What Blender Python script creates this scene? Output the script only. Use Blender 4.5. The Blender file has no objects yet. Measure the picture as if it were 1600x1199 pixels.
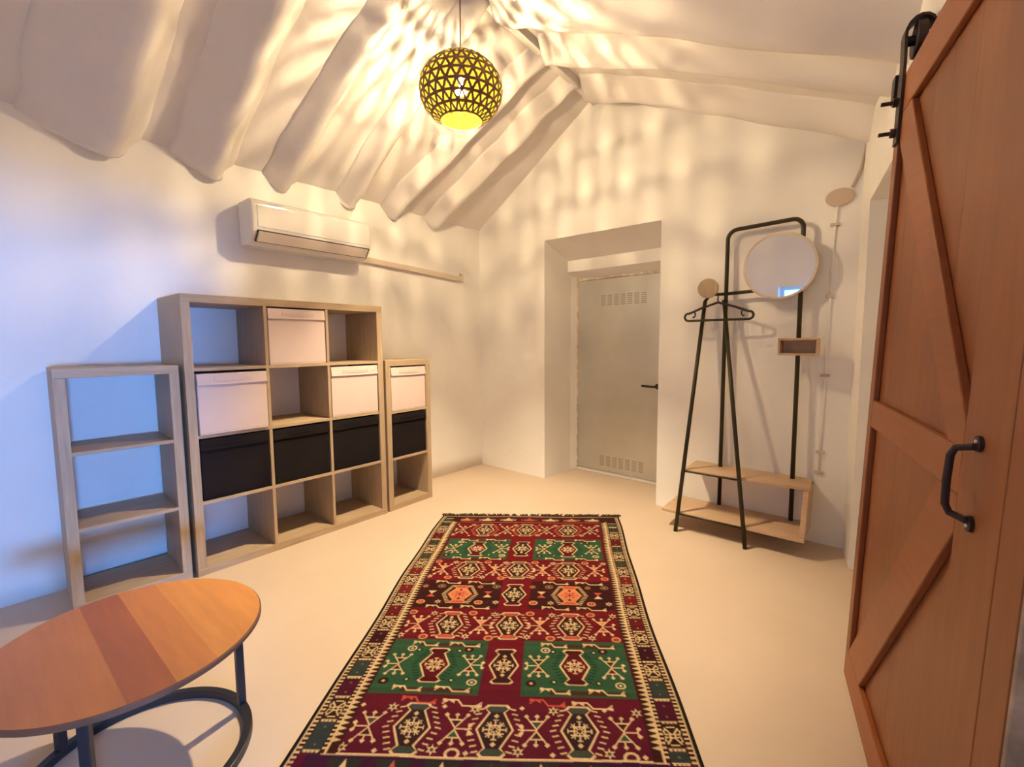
import bpy, bmesh, math, random
import numpy as np
from mathutils import Vector, Matrix
C = bpy.context.scene.collection
scene = bpy.context.scene
PI = math.pi
random.seed(7)

# ------------------------------------------------------------------ camera
CAM = Vector((3.1054, -0.7333, 1.1980))
F_PX, PITCH, ROLL, YAW = 720.0, 0.0873, -0.0072, 0.6887
_s, _c = math.sin(YAW), math.cos(YAW)
_fx = Vector((-_s, _c, 0)); _rt = Vector((_c, _s, 0)); _up = Vector((0, 0, 1))
_F = _fx * math.cos(PITCH) - _up * math.sin(PITCH)
_U0 = _up * math.cos(PITCH) + _fx * math.sin(PITCH)
_R = _rt * math.cos(ROLL) + _U0 * math.sin(ROLL)
_U = -_rt * math.sin(ROLL) + _U0 * math.cos(ROLL)
cd = bpy.data.cameras.new('camera')
cam = bpy.data.objects.new('camera', cd); C.objects.link(cam)
cd.sensor_width = 36.0; cd.lens = 36.0 * F_PX / 1600.0; cd.clip_start = 0.02
cam.matrix_world = Matrix(((_R.x, _U.x, -_F.x, CAM.x), (_R.y, _U.y, -_F.y, CAM.y), (_R.z, _U.z, -_F.z, CAM.z), (0, 0, 0, 1)))
scene.camera = cam

# ------------------------------------------------------------------ world, daylight, exposure
WORLD_COL, WORLD_STR = (0.11, 0.36, 1.0), 540.0
w = bpy.data.worlds.new('sky'); scene.world = w; w.use_nodes = True
bg = w.node_tree.nodes['Background']
bg.inputs[0].default_value = (*WORLD_COL, 1); bg.inputs[1].default_value = WORLD_STR
scene.view_settings.view_transform = 'Standard'
scene.view_settings.look = 'None'
scene.view_settings.gamma = 1.0
scene.view_settings.use_curve_mapping = False
scene.view_settings.exposure = 0.28
scene.cycles.max_bounces = 12
scene.cycles.diffuse_bounces = 6
scene.cycles.transparent_max_bounces = 16
scene.cycles.sample_clamp_indirect = 6.0
BULB_COL, BULB_STR = (1.0, 0.79, 0.50), 10200.0
# daylight: a small window with a darkened pane in the wall behind the camera, and the window of an added, unseen next room shining through an
# added doorway in the right wall, sized to aim blue daylight at the left wall; a portal on each guides the sky light in
NEARY = -1.9
WINS = [(2.02, 2.60, 1.18, 1.56)]
PS0, PS1, PZ1, POFF = 3.05, 3.76, 1.32, 2.45          # the added doorway along the right wall, its head; distance of the next room's far wall
QS0, QS1, QZ0, QZ1 = 3.93, 4.33, 0.72, 1.10           # the added next room's window
_RD = Vector((0.17, -1, 0)).normalized(); _RN = Vector((-_RD.y, _RD.x, 0)); _RC = Vector((2.941, 2.458, 0))
def portal(loc, sx, sy, d):
    al = bpy.data.lights.new('sky_portal', 'AREA'); al.shape = 'RECTANGLE'; al.size = sx; al.size_y = sy; al.cycles.is_portal = True
    ao = bpy.data.objects.new('sky_portal', al); C.objects.link(ao); ao.location = loc
    ao.rotation_euler = Vector(d).to_track_quat('-Z', 'Y').to_euler()
for x0, x1, z0, z1 in WINS: portal(((x0 + x1) / 2, NEARY - 0.30, (z0 + z1) / 2), x1 - x0, z1 - z0, (0, 1, 0))
portal(_RC + _RD * (QS0 + QS1) / 2 + _RN * (POFF + 0.09) + Vector((0, 0, (QZ0 + QZ1) / 2)), QS1 - QS0, QZ1 - QZ0, -_RN)

# ------------------------------------------------------------------ materials
def nt(name):
    m = bpy.data.materials.new(name); m.use_nodes = True
    return m, m.node_tree, m.node_tree.nodes['Principled BSDF']
def coords(t, scale=(1, 1, 1), rot=(0, 0, 0)):
    tc = t.nodes.new('ShaderNodeTexCoord'); mp = t.nodes.new('ShaderNodeMapping')
    mp.inputs['Scale'].default_value = scale; mp.inputs['Rotation'].default_value = rot
    t.links.new(tc.outputs['Object'], mp.inputs[0]); return mp.outputs[0]
def noise(t, vec, scale, detail=4, rough=0.55):
    n = t.nodes.new('ShaderNodeTexNoise'); n.inputs['Scale'].default_value = scale
    n.inputs['Detail'].default_value = detail; n.inputs['Roughness'].default_value = rough
    t.links.new(vec, n.inputs['Vector']); return n.outputs['Fac']
def ramp(t, fac, stops):
    r = t.nodes.new('ShaderNodeValToRGB')
    el = r.color_ramp.elements
    el[0].position, el[0].color = stops[0][0], (*stops[0][1], 1)
    el[1].position, el[1].color = stops[-1][0], (*stops[-1][1], 1)
    for p, c in stops[1:-1]:
        e = el.new(p); e.color = (*c, 1)
    t.links.new(fac, r.inputs[0]); return r.outputs[0]
def bump(t, b, h, strength, dist, prev=None):
    n = t.nodes.new('ShaderNodeBump'); n.inputs['Strength'].default_value = strength; n.inputs['Distance'].default_value = dist
    t.links.new(h, n.inputs['Height'])
    if prev is not None: t.links.new(prev, n.inputs['Normal'])
    t.links.new(n.outputs[0], b.inputs['Normal']); return n.outputs[0]
def mul(c, k): return tuple(min(1, x * k) for x in c)
def plain(name, col, rough=0.5, metal=0.0, spec=0.5, var=0.0, vs=8, bmp=0.0, bs=60):
    m, t, b = nt(name)
    b.inputs['Base Color'].default_value = (*col, 1); b.inputs['Roughness'].default_value = rough
    b.inputs['Metallic'].default_value = metal; b.inputs['Specular IOR Level'].default_value = spec
    v = coords(t)
    if var: t.links.new(ramp(t, noise(t, v, vs), [(0.3, mul(col, 1 - var)), (0.7, mul(col, 1 + var))]), b.inputs['Base Color'])
    if bmp: bump(t, b, noise(t, v, bs), bmp, 0.004)
    return m
def plaster(name, col, rough=0.85, lump=0.5):
    m, t, b = nt(name); v = coords(t)
    t.links.new(ramp(t, noise(t, v, 2.2), [(0.3, mul(col, 0.965)), (0.7, mul(col, 1.02))]), b.inputs['Base Color'])
    b.inputs['Roughness'].default_value = rough; b.inputs['Specular IOR Level'].default_value = 0.25
    p = bump(t, b, noise(t, v, 3.5, 3), lump, 0.05)
    bump(t, b, noise(t, v, 45, 5), 0.08, 0.005, p)
    return m
def wood(name, dark, light, axis='z', rough=0.5, ring=7.0, gloss=0.4, stretch=14):
    m, t, b = nt(name)
    sc = {'x': (1.0, stretch, stretch), 'y': (stretch, 1.0, stretch), 'z': (stretch, stretch, 1.0)}[axis]
    v = coords(t, sc)
    f = noise(t, v, ring, 6, 0.6)
    t.links.new(ramp(t, f, [(0.28, dark), (0.5, tuple((a + c) / 2 for a, c in zip(dark, light))), (0.72, light)]), b.inputs['Base Color'])
    b.inputs['Roughness'].default_value = rough; b.inputs['Specular IOR Level'].default_value = gloss
    bump(t, b, f, 0.08, 0.003)
    return m
M = {}
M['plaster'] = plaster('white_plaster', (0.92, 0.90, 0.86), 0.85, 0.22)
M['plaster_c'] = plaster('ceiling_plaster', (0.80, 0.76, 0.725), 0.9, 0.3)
m, t, b = nt('microcement_floor'); v = coords(t)
t.links.new(ramp(t, noise(t, v, 1.6, 5), [(0.3, (0.585, 0.465, 0.355)), (0.7, (0.64, 0.515, 0.40))]), b.inputs['Base Color'])
b.inputs['Roughness'].default_value = 0.62; b.inputs['Specular IOR Level'].default_value = 0.3; bump(t, b, noise(t, v, 14, 4), 0.08, 0.01); M['floor'] = m
OD, OL = (0.38, 0.272, 0.168), (0.51, 0.385, 0.252)
M['oak_z'] = wood('oak_veneer_upright', OD, OL, 'z', 0.5, 5)
M['oak_y'] = wood('oak_veneer_lengthwise', OD, OL, 'y', 0.5, 5)
M['rack_wood'] = wood('pale_ash_veneer', (0.50, 0.34, 0.21), (0.62, 0.44, 0.29), 'x', 0.5, 4)
M['birch'] = wood('pale_birch', (0.66, 0.55, 0.43), (0.74, 0.63, 0.50), 'x', 0.5, 4)
M['white_fabric'] = plain('offwhite_box_fabric', (0.69, 0.55, 0.50), 0.85, spec=0.2, var=0.03, vs=5, bmp=0.25, bs=180)
M['black_fabric'] = plain('black_box_fabric', (0.012, 0.009, 0.010), 0.85, spec=0.12, var=0.15, vs=5, bmp=0.3, bs=180)
M['black_metal'] = plain('black_steel', (0.035, 0.028, 0.022), 0.45, 0.6, 0.5)
M['rack_metal'] = plain('blackened_green_steel', (0.045, 0.036, 0.018), 0.4, 0.5, 0.5)
M['iron'] = plain('dark_wrought_iron', (0.045, 0.028, 0.026), 0.5, 0.6, 0.5)
M['table_metal'] = plain('black_powder_coat', (0.022, 0.022, 0.027), 0.4, 0.3, 0.5)
M['ac'] = plain('white_ac_plastic', (0.80, 0.78, 0.75), 0.10, spec=0.5)
M['ac_grey'] = plain('grey_ac_plastic', (0.74, 0.66, 0.60), 0.4)
M['dark_gap'] = plain('dark_gap', (0.05, 0.035, 0.03), 0.8)
M['mirror'] = plain('mirror_glass', (0.92, 0.92, 0.92), 0.02, 1.0)
M['cover'] = plain('cream_cover_plate', (0.58, 0.47, 0.36), 0.6)
M['white_paint'] = plain('white_paint', (0.80, 0.76, 0.70), 0.5)
M['conduit'] = plain('cream_trunking', (0.66, 0.56, 0.45), 0.5)
M['mortar'] = plain('rough_mortar', (0.66, 0.58, 0.47), 0.9, var=0.35, vs=24, bmp=0.8, bs=40)
BW0, BW1 = (0.205, 0.062, 0.019), (0.275, 0.086, 0.027)
M['barn_z'] = wood('red_brown_pine_upright', BW0, BW1, 'y', 0.45, 3.5, 0.4, 9)
M['barn_x'] = wood('red_brown_pine_crosswise', mul(BW0, 1.25), mul(BW1, 1.2), 'x', 0.45, 3.5, 0.4, 9)
M['barn_edge'] = plain('weathered_door_edge', (0.33, 0.25, 0.19), 0.8, var=0.4, vs=14)
# metal sheet door
m, t, b = nt('galvanised_sheet'); v = coords(t)
t.links.new(ramp(t, noise(t, v, 2.5, 3), [(0.3, (0.54, 0.53, 0.49)), (0.7, (0.62, 0.61, 0.57))]), b.inputs['Base Color'])
b.inputs['Metallic'].default_value = 0.55; b.inputs['Roughness'].default_value = 0.38; M['sheet'] = m
M['vent'] = plain('vent_slot', (0.30, 0.265, 0.22), 0.6)
# table top planks
m, t, b = nt('mango_wood_planks'); v = coords(t, (9, 1.0, 9)); v1 = coords(t)
sx = t.nodes.new('ShaderNodeSeparateXYZ'); t.links.new(v1, sx.inputs[0])
ad = t.nodes.new('ShaderNodeMath'); ad.operation = 'ADD'; t.links.new(sx.outputs[0], ad.inputs[0]); ad.inputs[1].default_value = 0.4
pl = ramp(t, ad.outputs[0], [(0.0, (0.56, 0.21, 0.060)), (0.332, (0.42, 0.135, 0.045)), (0.423, (0.62, 0.24, 0.062)), (0.517, (0.70, 0.30, 0.075)), (0.90, (0.70, 0.30, 0.075))])
for n in t.nodes:
    if n.type == 'VALTORGB': n.color_ramp.interpolation = 'CONSTANT'
g = ramp(t, noise(t, v, 3.0, 6, 0.62), [(0.25, (0.72, 0.70, 0.66)), (0.75, (1.0, 1.0, 1.0))])
mx = t.nodes.new('ShaderNodeMix'); mx.data_type = 'RGBA'; mx.blend_type = 'MULTIPLY'; mx.inputs[0].default_value = 1.0
t.links.new(pl, mx.inputs[6]); t.links.new(g, mx.inputs[7]); t.links.new(mx.outputs[2], b.inputs['Base Color'])
b.inputs['Roughness'].default_value = 0.42; M['mango'] = m
M['mango_edge'] = plain('dark_wood_rim', (0.16, 0.062, 0.028), 0.55, var=0.2, vs=10)
# rug: colours woven into the vertices
m, t, b = nt('kilim_wool'); v = coords(t)
at = t.nodes.new('ShaderNodeAttribute'); at.attribute_name = 'weave'
g = ramp(t, noise(t, v, 220, 2), [(0.3, (0.8, 0.8, 0.8)), (0.7, (1.0, 1.0, 1.0))])
mx = t.nodes.new('ShaderNodeMix'); mx.data_type = 'RGBA'; mx.blend_type = 'MULTIPLY'; mx.inputs[0].default_value = 1.0
t.links.new(at.outputs['Color'], mx.inputs[6]); t.links.new(g, mx.inputs[7]); t.links.new(mx.outputs[2], b.inputs['Base Color'])
b.inputs['Roughness'].default_value = 0.9; b.inputs['Specular IOR Level'].default_value = 0.1; bump(t, b, noise(t, v, 260, 2), 0.4, 0.002); M['rug'] = m
M['fringe'] = plain('dark_fringe_yarn', (0.045, 0.028, 0.018), 0.95, spec=0.1)
# lamp
M['shade'] = plain('copper_brown_lattice', (0.20, 0.085, 0.045), 0.5, 0.3)
M['gold'] = plain('gold_lacquer', (0.0135, 0.0112, 0.0002), 0.8, spec=0.02)
m = bpy.data.materials.new('yellow_mosaic_glass'); m.use_nodes = True; t = m.node_tree; t.nodes.clear()
out = t.nodes.new('ShaderNodeOutputMaterial'); tr = t.nodes.new('ShaderNodeBsdfTransparent'); tr.inputs[0].default_value = (1.0, 0.94, 0.84, 1)
tl = t.nodes.new('ShaderNodeBsdfTranslucent'); tl.inputs[0].default_value = (0.018, 0.0145, 0.0012, 1)
df = t.nodes.new('ShaderNodeBsdfDiffuse'); df.inputs[0].default_value = (0.018, 0.0145, 0.0012, 1)
m1 = t.nodes.new('ShaderNodeMixShader'); m1.inputs[0].default_value = 0.5; t.links.new(tl.outputs[0], m1.inputs[1]); t.links.new(df.outputs[0], m1.inputs[2])
m2 = t.nodes.new('ShaderNodeMixShader'); m2.inputs[0].default_value = 0.60; t.links.new(tr.outputs[0], m2.inputs[1]); t.links.new(m1.outputs[0], m2.inputs[2])
t.links.new(m2.outputs[0], out.inputs[0]); M['pane'] = m
m, t, b = nt('lit_bulb'); b.inputs['Emission Color'].default_value = (*BULB_COL, 1); b.inputs['Emission Strength'].default_value = BULB_STR; M['bulb'] = m
m, t, b = nt('glowing_filament'); b.inputs['Emission Color'].default_value = (*BULB_COL, 1); b.inputs['Emission Strength'].default_value = BULB_STR * 1.55; M['filament'] = m
m = bpy.data.materials.new('window_glass'); m.use_nodes = True; t = m.node_tree; t.nodes.clear()
out = t.nodes.new('ShaderNodeOutputMaterial'); tr = t.nodes.new('ShaderNodeBsdfTransparent'); tr.inputs[0].default_value = (0.13, 0.14, 0.14, 1); gl = t.nodes.new('ShaderNodeBsdfGlossy'); gl.inputs['Roughness'].default_value = 0.02  # pane darkened so the window lets in less sky light
m1 = t.nodes.new('ShaderNodeMixShader'); m1.inputs[0].default_value = 0.06; t.links.new(tr.outputs[0], m1.inputs[1]); t.links.new(gl.outputs[0], m1.inputs[2]); t.links.new(m1.outputs[0], out.inputs[0]); M['glass'] = m

# ------------------------------------------------------------------ mesh helpers
def link(name, bm, mat, parent=None, smooth=False, bevel=0.0, seg=2):
    me = bpy.data.meshes.new(name); bmesh.ops.recalc_face_normals(bm, faces=bm.faces[:]); bm.to_mesh(me); bm.free()
    for mm in (mat if isinstance(mat, (list, tuple)) else [mat]): me.materials.append(mm)
    o = bpy.data.objects.new(name, me); C.objects.link(o)
    if parent is not None: o.parent = parent
    if smooth:
        for p in me.polygons: p.use_smooth = True
    if bevel:
        md = o.modifiers.new('bevel', 'BEVEL'); md.width = bevel; md.segments = seg; md.limit_method = 'ANGLE'
    return o
def tag(o, label, cat, group=None):
    o['label'] = label; o['category'] = cat
    if group: o['group'] = group
    return o
def thing(name, label, cat, loc, rotz=0.0, group=None):
    o = bpy.data.objects.new(name, None); C.objects.link(o); o.location = loc; o.rotation_euler = (0, 0, rotz); o.empty_display_size = 0.1
    return tag(o, label, cat, group)
def struct(name, bm, mat, **k):
    o = link(name, bm, mat, **k); o['kind'] = 'structure'; return o
def box(bm, x0, x1, y0, y1, z0, z1, mi=0):
    v = [bm.verts.new(p) for p in ((x0, y0, z0), (x1, y0, z0), (x1, y1, z0), (x0, y1, z0), (x0, y0, z1), (x1, y0, z1), (x1, y1, z1), (x0, y1, z1))]
    for f in ((0, 3, 2, 1), (4, 5, 6, 7), (0, 1, 5, 4), (1, 2, 6, 5), (2, 3, 7, 6), (3, 0, 4, 7)):
        bm.faces.new([v[i] for i in f]).material_index = mi
    return v
def boxm(*a):
    bm = bmesh.new(); box(bm, *a); return bm
def prism(bm, pts, off):
    """closed solid: polygon pts (3D) swept by vector off"""
    a = [bm.verts.new(p) for p in pts]; c = [bm.verts.new(Vector(p) + Vector(off)) for p in pts]
    bm.faces.new(a); bm.faces.new(c[::-1]); n = len(a)
    for i in range(n): bm.faces.new((a[i], a[(i + 1) % n], c[(i + 1) % n], c[i]))
def frame_axes(d):
    d = d.normalized(); u = Vector((0, 0, 1)) if abs(d.z) < 0.9 else Vector((1, 0, 0))
    a = d.cross(u).normalized(); return a, a.cross(d).normalized()
def tube(bm, pts, r, n=12, closed=False, cap=True, rect=None):
    pts = [Vector(p) for p in pts]; m = len(pts); rings = []
    a = None
    for i, p in enumerate(pts):
        if closed: d = pts[(i + 1) % m] - pts[i - 1]
        else: d = pts[min(i + 1, m - 1)] - pts[max(i - 1, 0)]
        d.normalize()
        if a is None: a, bb = frame_axes(d)
        else:
            a = (a - d * a.dot(d)).normalized(); bb = a.cross(d).normalized()
        rr = r[i] if isinstance(r, (list, tuple)) else r
        if rect: rings.append([bm.verts.new(p + a * (sx * rect[0]) + bb * (sy * rect[1])) for sx, sy in ((-1, -1), (1, -1), (1, 1), (-1, 1))])
        else: rings.append([bm.verts.new(p + a * (rr * math.cos(2 * PI * k / n)) + bb * (rr * math.sin(2 * PI * k / n))) for k in range(n)])
    n = len(rings[0])
    for i in range(m if closed else m - 1):
        A, B = rings[i], rings[(i + 1) % m]
        for k in range(n): bm.faces.new((A[k], A[(k + 1) % n], B[(k + 1) % n], B[k]))
    if cap and not closed:
        bm.faces.new(rings[0][::-1]); bm.faces.new(rings[-1])
    return rings
def tubem(*a, **k):
    bm = bmesh.new(); tube(bm, *a, **k); return bm
def arc(cx, cy, r, a0, a1, n, f): return [f(cx + r * math.cos(a0 + (a1 - a0) * i / n), cy + r * math.sin(a0 + (a1 - a0) * i / n)) for i in range(n + 1)]
def disc(bm, c, axis, r, h, n=40):
    c = Vector(c); axis = Vector(axis).normalized(); tube(bm, [c - axis * h / 2, c + axis * h / 2], r, n)
def hashn(i, s=0.0):
    x = math.sin(i * 12.9898 + s * 78.233) * 43758.5453; return x - math.floor(x)
def sm(x, s):
    i = math.floor(x); f = x - i; f = f * f * (3 - 2 * f); return hashn(i, s) * (1 - f) + hashn(i + 1, s) * f - 0.5

# ------------------------------------------------------------------ room shell
BA = Vector((0.783, 2.533, 0)); BD = Vector((2.158, -0.075, 0)).normalized(); BN = Vector((-BD.y, BD.x, 0))   # back wall line; BN points out of the room
def bk(s, off, z): return BA + BD * s + BN * off + Vector((0, 0, z))            # s along the back wall from the niche's left edge
RC = Vector((2.941, 2.458, 0)); RD = Vector((0.17, -1, 0)).normalized(); RN = Vector((-RD.y, RD.x, 0))        # right wall; RN = out of the room
def rw(s, off, z): return RC + RD * s + RN * off + Vector((0, 0, z))
RX = 1.27
def ridge_z(y): return 3.07 + 0.055 * (2.5 - y)
def left_eave(y): return 2.275 - 0.004 * y
def ceil_z(x, y):
    rz = ridge_z(y)
    if x <= RX: return left_eave(y) + (rz - left_eave(y)) * x / RX
    return rz + (x - RX) * (2.315 - 3.07) / (2.99 - RX)
bm = bmesh.new(); box(bm, -0.5, 7.2, -3.2, 3.4, -0.15, 0.0); struct('floor', bm, M['floor'])
# left wall, gently uneven
def lumpgrid(bm, P, nu, nv, amp, nrm, seed, thick):
    g = []
    for i in range(nu + 1):
        row = []
        for j in range(nv + 1):
            p = P(i / nu, j / nv)
            k = sm(i * 0.9, seed + j * 0.37) * 0.4 + sm(j * 0.8 + 31, seed) * 0.3 + sm(i * 0.45 + j * 0.3, seed + 5) * 0.6
            row.append(bm.verts.new(p + nrm * amp * k))
        g.append(row)
    for i in range(nu):
        for j in range(nv): bm.faces.new((g[i][j], g[i + 1][j], g[i + 1][j + 1], g[i][j + 1]))
    b2 = [bm.verts.new(P(i, j) - nrm * thick) for i, j in ((0, 0), (1, 0), (1, 1), (0, 1))]
    edge = [g[i][0] for i in range(nu + 1)]; bm.faces.new(edge + [b2[1], b2[0]])
    edge = [g[nu][j] for j in range(nv + 1)]; bm.faces.new(edge + [b2[2], b2[1]])
    edge = [g[i][nv] for i in range(nu, -1, -1)]; bm.faces.new(edge + [b2[3], b2[2]])
    edge = [g[0][j] for j in range(nv, -1, -1)]; bm.faces.new(edge + [b2[0], b2[3]])
    bm.faces.new(b2)
bm = bmesh.new()
lumpgrid(bm, lambda u, v: Vector((0.0, -2.75 + u * 5.5, 2.42 * v)), 44, 18, 0.012, Vector((1, 0, 0)), 1.0, 0.3)
struct('wall_left', bm, M['plaster'], smooth=True)
# back wall with the deep door niche cut out of it (niche s 0..1.03)
NS0, NS1, NZ = 0.0, 1.032, 2.062
SL, SR = -0.95, 2.45
def gable(s): p = bk(s, 0, 0); return ceil_z(p.x, p.y) + 0.05
bm = bmesh.new()
TH = 0.62
sR = (RX - BA.x) / BD.x
prism(bm, [bk(SL, 0, -0.05), bk(NS0, 0, -0.05), bk(NS0, 0, NZ), bk(NS0, 0, gable(NS0)), bk(SL, 0, gable(SL))], BN * TH)
prism(bm, [bk(NS0, 0, NZ), bk(NS1, 0, NZ - 0.012), bk(NS1, 0, gable(NS1)), bk(sR, 0, gable(sR)), bk(NS0, 0, gable(NS0))], BN * 0.002)
prism(bm, [bk(NS1, 0, -0.05), bk(SR, 0, -0.05), bk(SR, 0, gable(SR)), bk(NS1, 0, gable(NS1))], BN * TH)
# sloping soffit of the niche, the dropped lintel in front of the door, and the back of the recess
prism(bm, [bk(NS0, 0.001, NZ), bk(NS0, 0.35, 1.935), bk(NS0, 0.35, 1.835), bk(NS0, 0.47, 1.785), bk(NS0, TH, 1.785), bk(NS0, TH, 2.4), bk(NS0, 0.001, 2.4)], BD * (NS1 - NS0))
prism(bm, [bk(NS0, 0.40, 0), bk(NS0 + 0.022, 0.47, 0), bk(NS0 + 0.03, TH, 0), bk(NS0, TH, 0)], Vector((0, 0, 1.86)))
prism(bm, [bk(NS0 - 0.1, TH, -0.05), bk(NS1 + 0.1, TH, -0.05), bk(NS1 + 0.1, TH, 2.4), bk(NS0 - 0.1, TH, 2.4)], BN * 0.1)
struct('wall_back', bm, M['plaster'])
# right wall with the doorway the barn door slides across
DS0, DS1, DZ = 0.272, 1.32, 1.885
bm = bmesh.new()
def rtop(s): p = rw(s, 0, 0); return ceil_z(p.x, p.y) + 0.06
prism(bm, [rw(-0.05, 0, -0.05), rw(DS0, 0, -0.05), rw(DS0, 0, rtop(DS0)), rw(-0.05, 0, rtop(-0.05))], RN * 0.5)
prism(bm, [rw(DS0, 0, DZ), rw(DS1, 0, DZ + 0.06), rw(DS1, 0, rtop(DS1)), rw(DS0, 0, rtop(DS0))], RN * 0.5)
prism(bm, [rw(DS1, 0, -0.05), rw(PS0, 0, -0.05), rw(PS0, 0, rtop(PS0)), rw(DS1, 0, rtop(DS1))], RN * 0.5)
prism(bm, [rw(PS0, 0, PZ1), rw(PS1, 0, PZ1), rw(PS1, 0, rtop(PS1)), rw(PS0, 0, rtop(PS0))], RN * 0.5)
prism(bm, [rw(PS1, 0, -0.05), rw(5.2, 0, -0.05), rw(5.2, 0, rtop(5.2)), rw(PS1, 0, rtop(PS1))], RN * 0.5)
NA, NB, NH = 2.6, 4.9, 2.3                                # unseen next room added to narrow the daylight beam: side walls, ceiling, far wall with its window
prism(bm, [rw(NA, 0.5, -0.05), rw(NA, POFF, -0.05), rw(NA, POFF, NH), rw(NA, 0.5, NH)], RD * -0.1)
prism(bm, [rw(NB, 0.5, -0.05), rw(NB, POFF, -0.05), rw(NB, POFF, NH), rw(NB, 0.5, NH)], RD * 0.1)
prism(bm, [rw(NA - 0.1, 0.45, NH), rw(NB + 0.1, 0.45, NH), rw(NB + 0.1, POFF + 0.1, NH), rw(NA - 0.1, POFF + 0.1, NH)], Vector((0, 0, 0.1)))
for a_, b_, z0, z1 in ((NA - 0.1, QS0, -0.05, NH), (QS1, NB + 0.1, -0.05, NH), (QS0, QS1, -0.05, QZ0), (QS0, QS1, QZ1, NH)):
    prism(bm, [rw(a_, POFF, z0), rw(b_, POFF, z0), rw(b_, POFF, z1), rw(a_, POFF, z1)], RN * 0.1)
prism(bm, [rw(DS0 - 0.1, 0.5, -0.05), rw(DS1 + 0.1, 0.5, -0.05), rw(DS1 + 0.1, 0.5, 2.2), rw(DS0 - 0.1, 0.5, 2.2)], RN * 0.1)  # unseen panel added behind the barn doorway to keep sky light out
struct('wall_right', bm, M['plaster'])
# near wall (behind the camera) with the window recess
bm = bmesh.new()
def ntop(x): return ceil_z(x, NEARY) + 0.05
Y2 = -0.34
xs = sorted([-0.3, 4.6, RX] + [x for w_ in WINS for x in w_[:2]])
for xa_, xb_ in zip(xs, xs[1:]):
    wn = [w_ for w_ in WINS if w_[0] <= xa_ + 1e-6 and xb_ <= w_[1] + 1e-6]
    ta, tb = (ntop(max(x, 0.0)) for x in (xa_, xb_))
    if wn:
        z0, z1 = wn[0][2:]
        prism(bm, [(xa_, NEARY, -0.05), (xb_, NEARY, -0.05), (xb_, NEARY, z0), (xa_, NEARY, z0)], (0, Y2, 0))
        prism(bm, [(xa_, NEARY, z1), (xb_, NEARY, z1), (xb_, NEARY, tb), (xa_, NEARY, ta)], (0, Y2, 0))
    else: prism(bm, [(xa_, NEARY, -0.05), (xb_, NEARY, -0.05), (xb_, NEARY, tb), (xa_, NEARY, ta)], (0, Y2, 0))
struct('wall_near', bm, M['plaster'])
# the windows: frame with muntins, one pane of glass each
fy0, fy1 = NEARY - 0.26, NEARY - 0.22
for wi, (x0, x1, z0, z1) in enumerate(WINS):
    bm = bmesh.new(); fw = 0.05; xm = (x0 + x1) / 2
    for a in ((x0, x0 + fw, z0, z1), (x1 - fw, x1, z0, z1), (x0 + fw, x1 - fw, z0, z0 + fw), (x0 + fw, x1 - fw, z1 - fw, z1), (xm - 0.02, xm + 0.02, z0 + fw, z1 - fw)):
        box(bm, a[0], a[1], fy0, fy1, a[2], a[3])
    zm = (z0 + z1) / 2
    box(bm, x0 + fw, xm - 0.02, fy0 + 0.01, fy1 - 0.01, zm - 0.012, zm + 0.012); box(bm, xm + 0.02, x1 - fw, fy0 + 0.01, fy1 - 0.01, zm - 0.012, zm + 0.012)
    wf = struct('window_%d' % (wi + 1), bm, M['white_paint'])
    link('pane', boxm(x0 + 0.04, x1 - 0.04, fy0 + 0.018, fy0 + 0.022, z0 + 0.04, z1 - 0.04), M['glass'], wf)
# ceiling: two plastered slopes
bm = bmesh.new()
def slope(x0f, x1f, seed):
    nu, nv = 60, 22; Y0, Y1 = -2.8, 2.75; g = []; h = []
    for i in range(nu + 1):
        y = Y0 + (Y1 - Y0) * i / nu; ra = []; rb = []
        for j in range(nv + 1):
            x = x0f(y) + (x1f(y) - x0f(y)) * j / nv
            k = sm(i * 0.8, seed + j * 0.21) * 0.5 + sm(j * 0.7 + i * 0.15, seed + 3) * 0.5
            z = ceil_z(x, y) + 0.02 * k
            ra.append(bm.verts.new((x, y, z))); rb.append(bm.verts.new((x, y, z + 0.12)))
        g.append(ra); h.append(rb)
    for i in range(nu):
        for j in range(nv):
            bm.faces.new((g[i][j], g[i][j + 1], g[i + 1][j + 1], g[i + 1][j])); bm.faces.new((h[i][j], h[i + 1][j], h[i + 1][j + 1], h[i][j + 1]))
    for i in range(nu):
        for j in (0, nv): bm.faces.new((g[i][j], g[i + 1][j], h[i + 1][j], h[i][j]))
    for j in range(nv):
        for i in (0, nu): bm.faces.new((g[i][j], g[i][j + 1], h[i][j + 1], h[i][j]))
slope(lambda y: -0.25, lambda y: RX, 2.0)
slope(lambda y: RX, lambda y: 4.3, 9.0)
struct('ceiling', bm, M['plaster_c'], smooth=True)

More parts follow.
